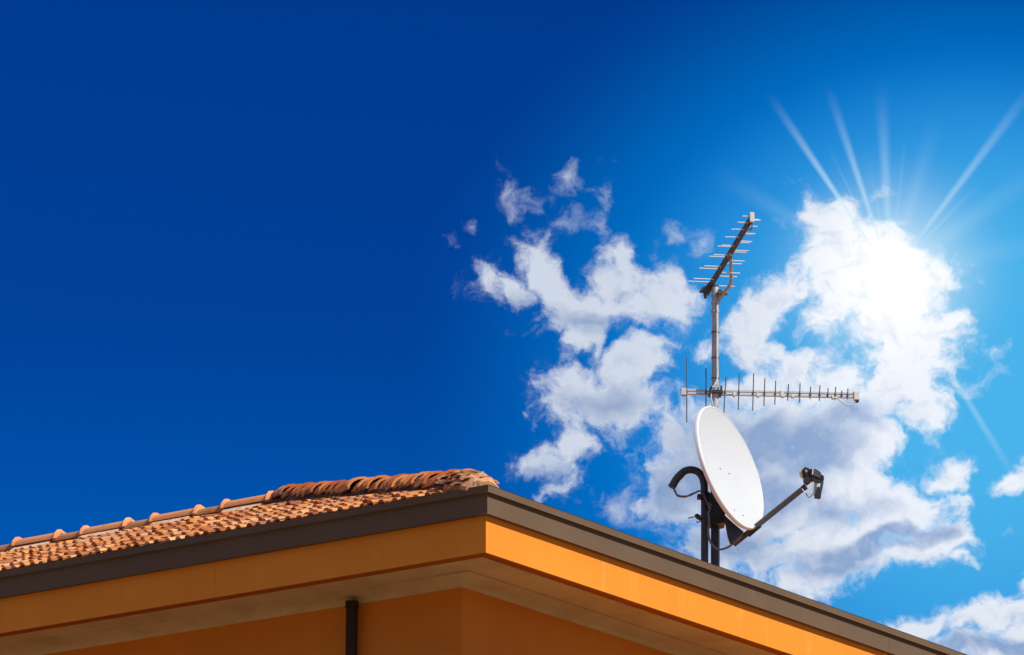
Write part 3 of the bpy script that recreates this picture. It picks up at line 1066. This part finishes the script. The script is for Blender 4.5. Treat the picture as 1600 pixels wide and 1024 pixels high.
place(MB().tube(smooth_path([p_ + Vector((0, .02, -.04)), p_ + Vector((0, .02, -.085)), p_ + Vector((-.012, .06, -.10)), p_ + Vector((-.022, .10, -.075)), p_ + Vector((-.02, .14, -.03))], 6), 0.006, 6), 'feed_cable', 'rod_dark', ua, True)
tl = MB()
b0 = up_pt(800)
tl.beam(up_pt(770), up_pt(840), 0.052, 0.065)
tl.prism([zpx(*q) for q in ((300, 745), (262, 772), (215, 785), (185, 828), (222, 830), (228, 878), (248, 882), (275, 835), (300, 800))], MY + 0.03, 0.05)
place(tl, 'rear_bracket', 'boom_dark', ua)
st = smooth_path([up_pt(470, -.02), at(1141.6, 400, up_pt(480).y + .03), at(1142.2, 425, MY - .35), at(1142, 440, MY - .22), at(1138, 449, MY - .14), at(1131, 459, MY - .08), at(1124, 468, MY - .03), at(1120, 476, MY)], 6)
place(MB().tube(st, 2.7 / PXM, 10), 'support_strut', 'galvanised', ua, True)
cb = MB()
cb.box(at(1129, 457, MY - .05), (1, 0, 0), (0, 1, 0), (0, 0, 1), (16 / PXM, 0.06, 7 / PXM))
place(cb, 'strut_clamp', 'rod_dark', ua)
cb = MB()
cb.box(up_pt(490, -.01), ux, ud, Vector((0, 0, 1)), (0.04, 0.07, 0.07))
place(cb, 'strut_clamp', 'rod_dark', ua)
nt = MB()
for q in ((1130, 454.5), (1135.5, 457)):
    p = at(*q, MY - .10)
    nt.tube([p, p + Vector((.0, -.02, .0))], 1.6 / PXM, 6)
place(nt, 'wing_nut', 'aluminium', ua)

# ------------------------------------------------------------------ satellite dish
toward = Vector((0, -cp, -sp))
upc = Vector((0, -sp, cp))
right = Vector((1, 0, 0))
MIN_, MAJ = 40.5, 102.7
ct = MIN_ / MAJ
st_ = math.sqrt(1 - ct * ct)
DN = (right * .919 * st_ + upc * .394 * st_ + toward * ct).normalized()
DU = (right * -.394 + upc * .919).normalized()
DR = DU.cross(DN).normalized()
DC = at(1141.8, 730.3, MY - 0.22)
DPX = FPX / (DC.y * cp + (DC.z - CAM_Z) * sp)
RAD = MAJ / DPX
dish = empty('satellite_dish', DC)
tag(dish, 'white satellite dish facing right on the mast with a long feed arm', 'satellite dish')


def dp_(r, u, n):
    return DC + DR * r + DU * u + DN * n


def lathe(prof, n=72):
    m = MB()
    rings = [[dp_(math.cos(2 * math.pi * k / n) * r, math.sin(2 * math.pi * k / n) * r, z) for k in range(n)] for r, z in prof]
    return m.loft(rings, True, False)


DEP = 0.095
prof = [(max(0.0005, RAD * 0.970 * f), -DEP * (1 - f * f) + 0.0) for f in [i / 16 for i in range(17)]]

place(lathe(prof), 'reflector', 'white', dish, True)
place(lathe([(RAD * 0.968, -0.002), (RAD * 0.972, 0.004), (RAD * 0.980, 0.006), (RAD * 0.990, 0.003), (RAD * 0.997, -0.005), (RAD, -0.014), (RAD, -0.030), (RAD * 0.992, -0.036), (RAD * 0.978, -0.034)]), 'rim', 'rim', dish, True)
back = [(RAD * 0.978, -0.033)] + [(max(0.0005, RAD * 0.965 * f), -DEP * (1 - f * f) - 0.012 - 0.0) for f in [1 - i / 12 for i in range(13)]]
place(lathe(back), 'reflector_back', 'dish_back', dish, True)


def face_z(r, u):
    return -DEP * (1 - (r * r + u * u) / (RAD * .972) ** 2)


def on_face(x, y):
    """(right, up) on the reflector seen at pixel (x, y)."""
    dx, dy = (x - 1141.8) / DPX, -(y - 730.3) / DPX
    r = u = 0.0
    for _ in range(12):
        z = face_z(r, u)
        # image = DR*r + DU*u + DN*z projected on right/upc
        ax, ay = DR.dot(right), DR.dot(upc)
        bx, by = DU.dot(right), DU.dot(upc)
        ex, ey = dx - DN.dot(right) * z, dy - DN.dot(upc) * z
        det = ax * by - ay * bx
        r, u = (ex * by - ey * bx) / det, (ax * ey - ay * ex) / det
    return r, u


for q in ((1125, 732.5), (1140.3, 741), (1145, 795.5), (1160, 805)):
    r, u = on_face(*q)
    m = MB()
    p = dp_(r, u, face_z(r, u))
    m.tube([p - DN * .002, p + DN * .007, p + DN * .010], [0.0085, 0.0085, 0.005], 8)
    place(m, 'bolt', 'galvanised', dish, True)


def arm_pt(F, g, r=0.0):
    return dp_(r, -g, F)


ARM0, ARM1 = arm_pt(-0.275, 0.683), arm_pt(0.60, 0.432)
place(MB().beam(ARM0, ARM1, 0.042, 0.052, DU, 0.006), 'feed_arm', 'arm', dish)
place(MB().beam(ARM0 + (ARM1 - ARM0) * 0.985, ARM1 + (ARM1 - ARM0) * 0.012, 0.046, 0.056, DU, 0.006), 'arm_end', 'black_plastic', dish)
sk = MB()
sk.beam(ARM0 + (ARM1 - ARM0) * 0.20 - DU * .030, ARM0 + (ARM1 - ARM0) * 0.36 - DU * .026, 0.05, 0.022, DU)
place(sk, 'arm_shoe', 'dark_metal', dish)
# bracket between arm, dish back and post
Yk = DC.y
z6 = lambda a, b: (1080 + a / 8.533, 770 + b / 8.533)
place(MB().prism([z6(*q) for q in ((440, 290), (560, 400), (655, 480), (700, 520), (640, 610), (560, 672), (520, 650), (490, 560))], Yk + 0.05, 0.10), 'arm_bracket', 'dark_metal', dish)
kn = MB()
kn.tube([ARM0 + (ARM1 - ARM0) * 0.10 - DR * .04 + DU * .012, ARM0 + (ARM1 - ARM0) * 0.17 - DR * .04 + DU * .012], 0.014, 8)
place(kn, 'cable_gland', 'grey_plastic', dish, True)
z5 = lambda a, b: (1040 + a / 6.02, 720 + b / 6.02)
place(MB().prism([z5(*q) for q in ((372, 445), (480, 410), (560, 480), (562, 572), (430, 604), (366, 580))], MY - 0.03, 0.16), 'mast_bracket', 'dark_metal', dish)
place(MB().prism([z5(*q) for q in ((395, 320), (430, 290), (500, 350), (560, 440), (560, 500), (470, 440), (400, 380))], MY - 0.02, 0.12), 'tilt_plate', 'dark_metal', dish)
place(MB().prism([z5(*q) for q in ((430, 560), (560, 520), (562, 578), (440, 606))], MY - .01, 0.24), 'clamp_jaw', 'black_plastic', dish)
rb = MB()
for (q0, q1) in (((212, 541), (372, 508)), ((288, 581), (372, 562)), ((372, 465), (410, 452)), ((500, 505), (560, 500))):
    rb.tube([at(*z5(*q0), MY - .10), at(*z5(*q1), MY - .09)], 0.9 / PXM, 6)
place(rb, 'threaded_rod', 'rod_dark', dish, True)
rb = MB()
rb.prism([z5(*q) for q in ((275, 505), (300, 495), (330, 515), (335, 555), (310, 545), (285, 530))], MY - .06, 0.06)
for q in ((402, 302), (545, 498), (420, 560), (395, 470)):
    p = at(*z5(*q), MY - .13)
    rb.tube([p + Vector((0, .03, 0)), p], 2.2 / PXM, 6)
place(rb, 'clamp_bolt', 'black_plastic', dish)
sl = MB()
for q in ((380, 470), (385, 497), (382, 530)):
    sl.beam(at(*z5(*q), MY - .118), at(*z5(q[0] + 36, q[1] - 12), MY - .118), 0.004, 1.6 / PXM)
place(sl, 'slot', 'black_plastic', dish)

# ------------------------------------------------------------------ the receiver heads at the end of the arm
z7 = lambda a, b: (1220 + a / 11.378, 710 + b / 11.378)
YL = ARM1.y
lnb = empty('receiver_head', at(*z7(560, 430), YL))
tag(lnb, 'black receiver head with pale yellow feed cap on the end of the arm', 'receiver')
nb = (at(*z7(330, 365), YL + .02) - at(*z7(470, 330), YL - .015)).normalized()
cA = at(*z7(415, 345), YL)
place(MB().tube([cA, cA + nb * 0.020, cA + nb * 0.034, cA + nb * 0.040], [0.040, 0.042, 0.036, 0.022], 18), 'feed_cap', 'yellow_cap', lnb, True)
fh = MB()
fh.tube([cA - nb * 0.085, cA - nb * 0.045, cA - nb * 0.03, cA + nb * 0.004], [0.026, 0.028, 0.043, 0.045], 18)
place(fh, 'feed_horn', 'black_plastic', lnb, True)
hb = MB()
hb.prism([z7(*q) for q in ((410, 235), (440, 222), (530, 262), (545, 330), (540, 480), (470, 530), (410, 480), (400, 430), (455, 400), (455, 300))], YL, 0.075)
place(hb, 'holder', 'black_plastic', lnb)
b1 = MB().prism([z7(*q) for q in ((552, 262), (600, 250), (660, 280), (715, 325), (722, 345), (700, 430), (560, 370))], YL - 0.005, 0.09)
place(b1, 'upper_housing', 'grey_plastic', lnb)
b2 = MB().prism([z7(*q) for q in ((545, 380), (575, 385), (700, 445), (725, 460), (690, 505), (640, 510), (545, 450))], YL, 0.085)
place(b2, 'lower_housing', 'black_plastic', lnb)
place(MB().prism([z7(*q) for q in ((566, 252), (586, 250), (572, 360), (550, 362))], YL - .012, 0.088), 'seal_strip', 'cream_plastic', lnb)
pk = at(*z7(758, 425), YL)
place(MB().tube([pk + Vector((-.02, -.045, 0)), pk + Vector((-.012, .045, 0))], 3.6 / DPX, 16), 'knuckle', 'black_plastic', lnb, True)
place(MB().prism([z7(*q) for q in ((715, 470), (765, 480), (745, 600), (722, 690), (640, 660), (655, 590), (700, 580))], YL, 0.06), 'second_housing', 'dark_metal', lnb)
place(MB().prism([z7(*q) for q in ((640, 600), (690, 580), (722, 690), (712, 768), (612, 758), (598, 735), (625, 660))], YL - .006, 0.075), 'connector_block', 'black_plastic', lnb)
place(MB().prism([z7(*q) for q in ((655, 520), (688, 512), (682, 570), (635, 592))], YL - .03, 0.03), 'tag_plate', 'cable_white', lnb)
yc_ = YL - .05
wires = [((575, 490), (578, 560), (560, 640), (520, 690), (470, 695), (420, 665), (375, 612)), ((595, 490), (605, 600), (570, 700), (510, 765), (470, 735), (445, 695)),
         ((610, 500), (620, 590), (610, 660), (585, 735)), ((555, 500), (560, 580), (530, 650), (480, 690), (430, 680)), ((625, 510), (632, 590), (618, 700), (600, 745)), ((588, 500), (592, 600), (580, 680), (545, 740), (510, 755))]
for i, wv in enumerate(wires):
    place(MB().tube(smooth_path([at(*z7(*q), yc_ + .012 * (i % 3)) for q in wv], 5), 0.85 / DPX, 6), 'cable', 'cable_white' if i % 3 != 1 else 'cable_grey', lnb, True)

# ------------------------------------------------------------------ gooseneck cable conduit
YG = MY - 0.06
gbase = at(1101, 884, YG)
gn = empty('gooseneck_conduit', gbase)
tag(gn, 'dark steel conduit with hooked open end beside the dish post', 'conduit')
gpath = [gbase + Vector((0, 0, -.25)), at(1101, 870, YG), at(1101, 800, YG)] + [at(*z5(*q), YG) for q in ((364, 300), (362, 235), (346, 160), (305, 106), (240, 86), (178, 100), (128, 145))]
gp = smooth_path(gpath, 7)
place(MB().tube(gp, 5.8 / PXM, 18), 'pipe', 'dark_metal', gn, True)
sl_ = smooth_path([at(*z5(*q), YG) for q in ((150, 122), (104, 172), (74, 220), (55, 252))], 5)
o = MB()
o.tube(sl_, 6.3 / PXM, 18, caps=False)
place(o, 'sleeve', 'grey_plastic', gn, True)
place(MB().tube([sl_[-1] + (sl_[-3] - sl_[-1]) * 0.4, sl_[-1] + (sl_[-3] - sl_[-1]) * 0.2], 6.0 / PXM, 14), 'inner_plug', 'black_plastic', gn)
bs = MB()
bs.box(gbase + Vector((0, 0, -.25)), (1, 0, 0), (0, 1, 0), (0, 0, 1), (0.16, 0.16, 0.02))
place(bs, 'base_plate', 'dark_metal', gn)
ck = MB()
ck.box(at(*z5(318, 342), YG - .05), (1, 0, 0), (0, 1, 0), (0, 0, 1), (7 / PXM, 0.09, 6 / PXM))
place(ck, 'cable_clamp', 'black_plastic', gn)
gcab = empty('coaxial_cable', at(*z5(60, 255), YG))
tag(gcab, 'bundle of grey coaxial cables looping from the conduit to the feed arm', 'cable')
for i in range(4):
    j = lambda q, s=1.0: (q[0] + rnd.gauss(0, 5) * s, q[1] + rnd.gauss(0, 6) * s)
    dd = -.055 - .006 * i
    w_ = [(70, 245), (84, 285), (115, 325), (175, 338), (240, 325), (285, 290), (325, 285), (365, 340), (405, 405), (425, 440)]
    place(MB().tube(smooth_path([at(*z5(*j(q)), YG + dd) for q in w_], 5), 0.95 / PXM, 6), 'cable', 'cable_grey', gcab, True)
w_ = [(424, 440), (405, 500), (412, 570), (402, 660), (415, 750), (455, 810), (515, 835), (570, 822), (615, 795), (660, 745)]
place(MB().tube(smooth_path([at(*z5(*q), MY - .17) for q in w_], 6), 1.75 / PXM, 8), 'cable', 'cable_grey', gcab, True)
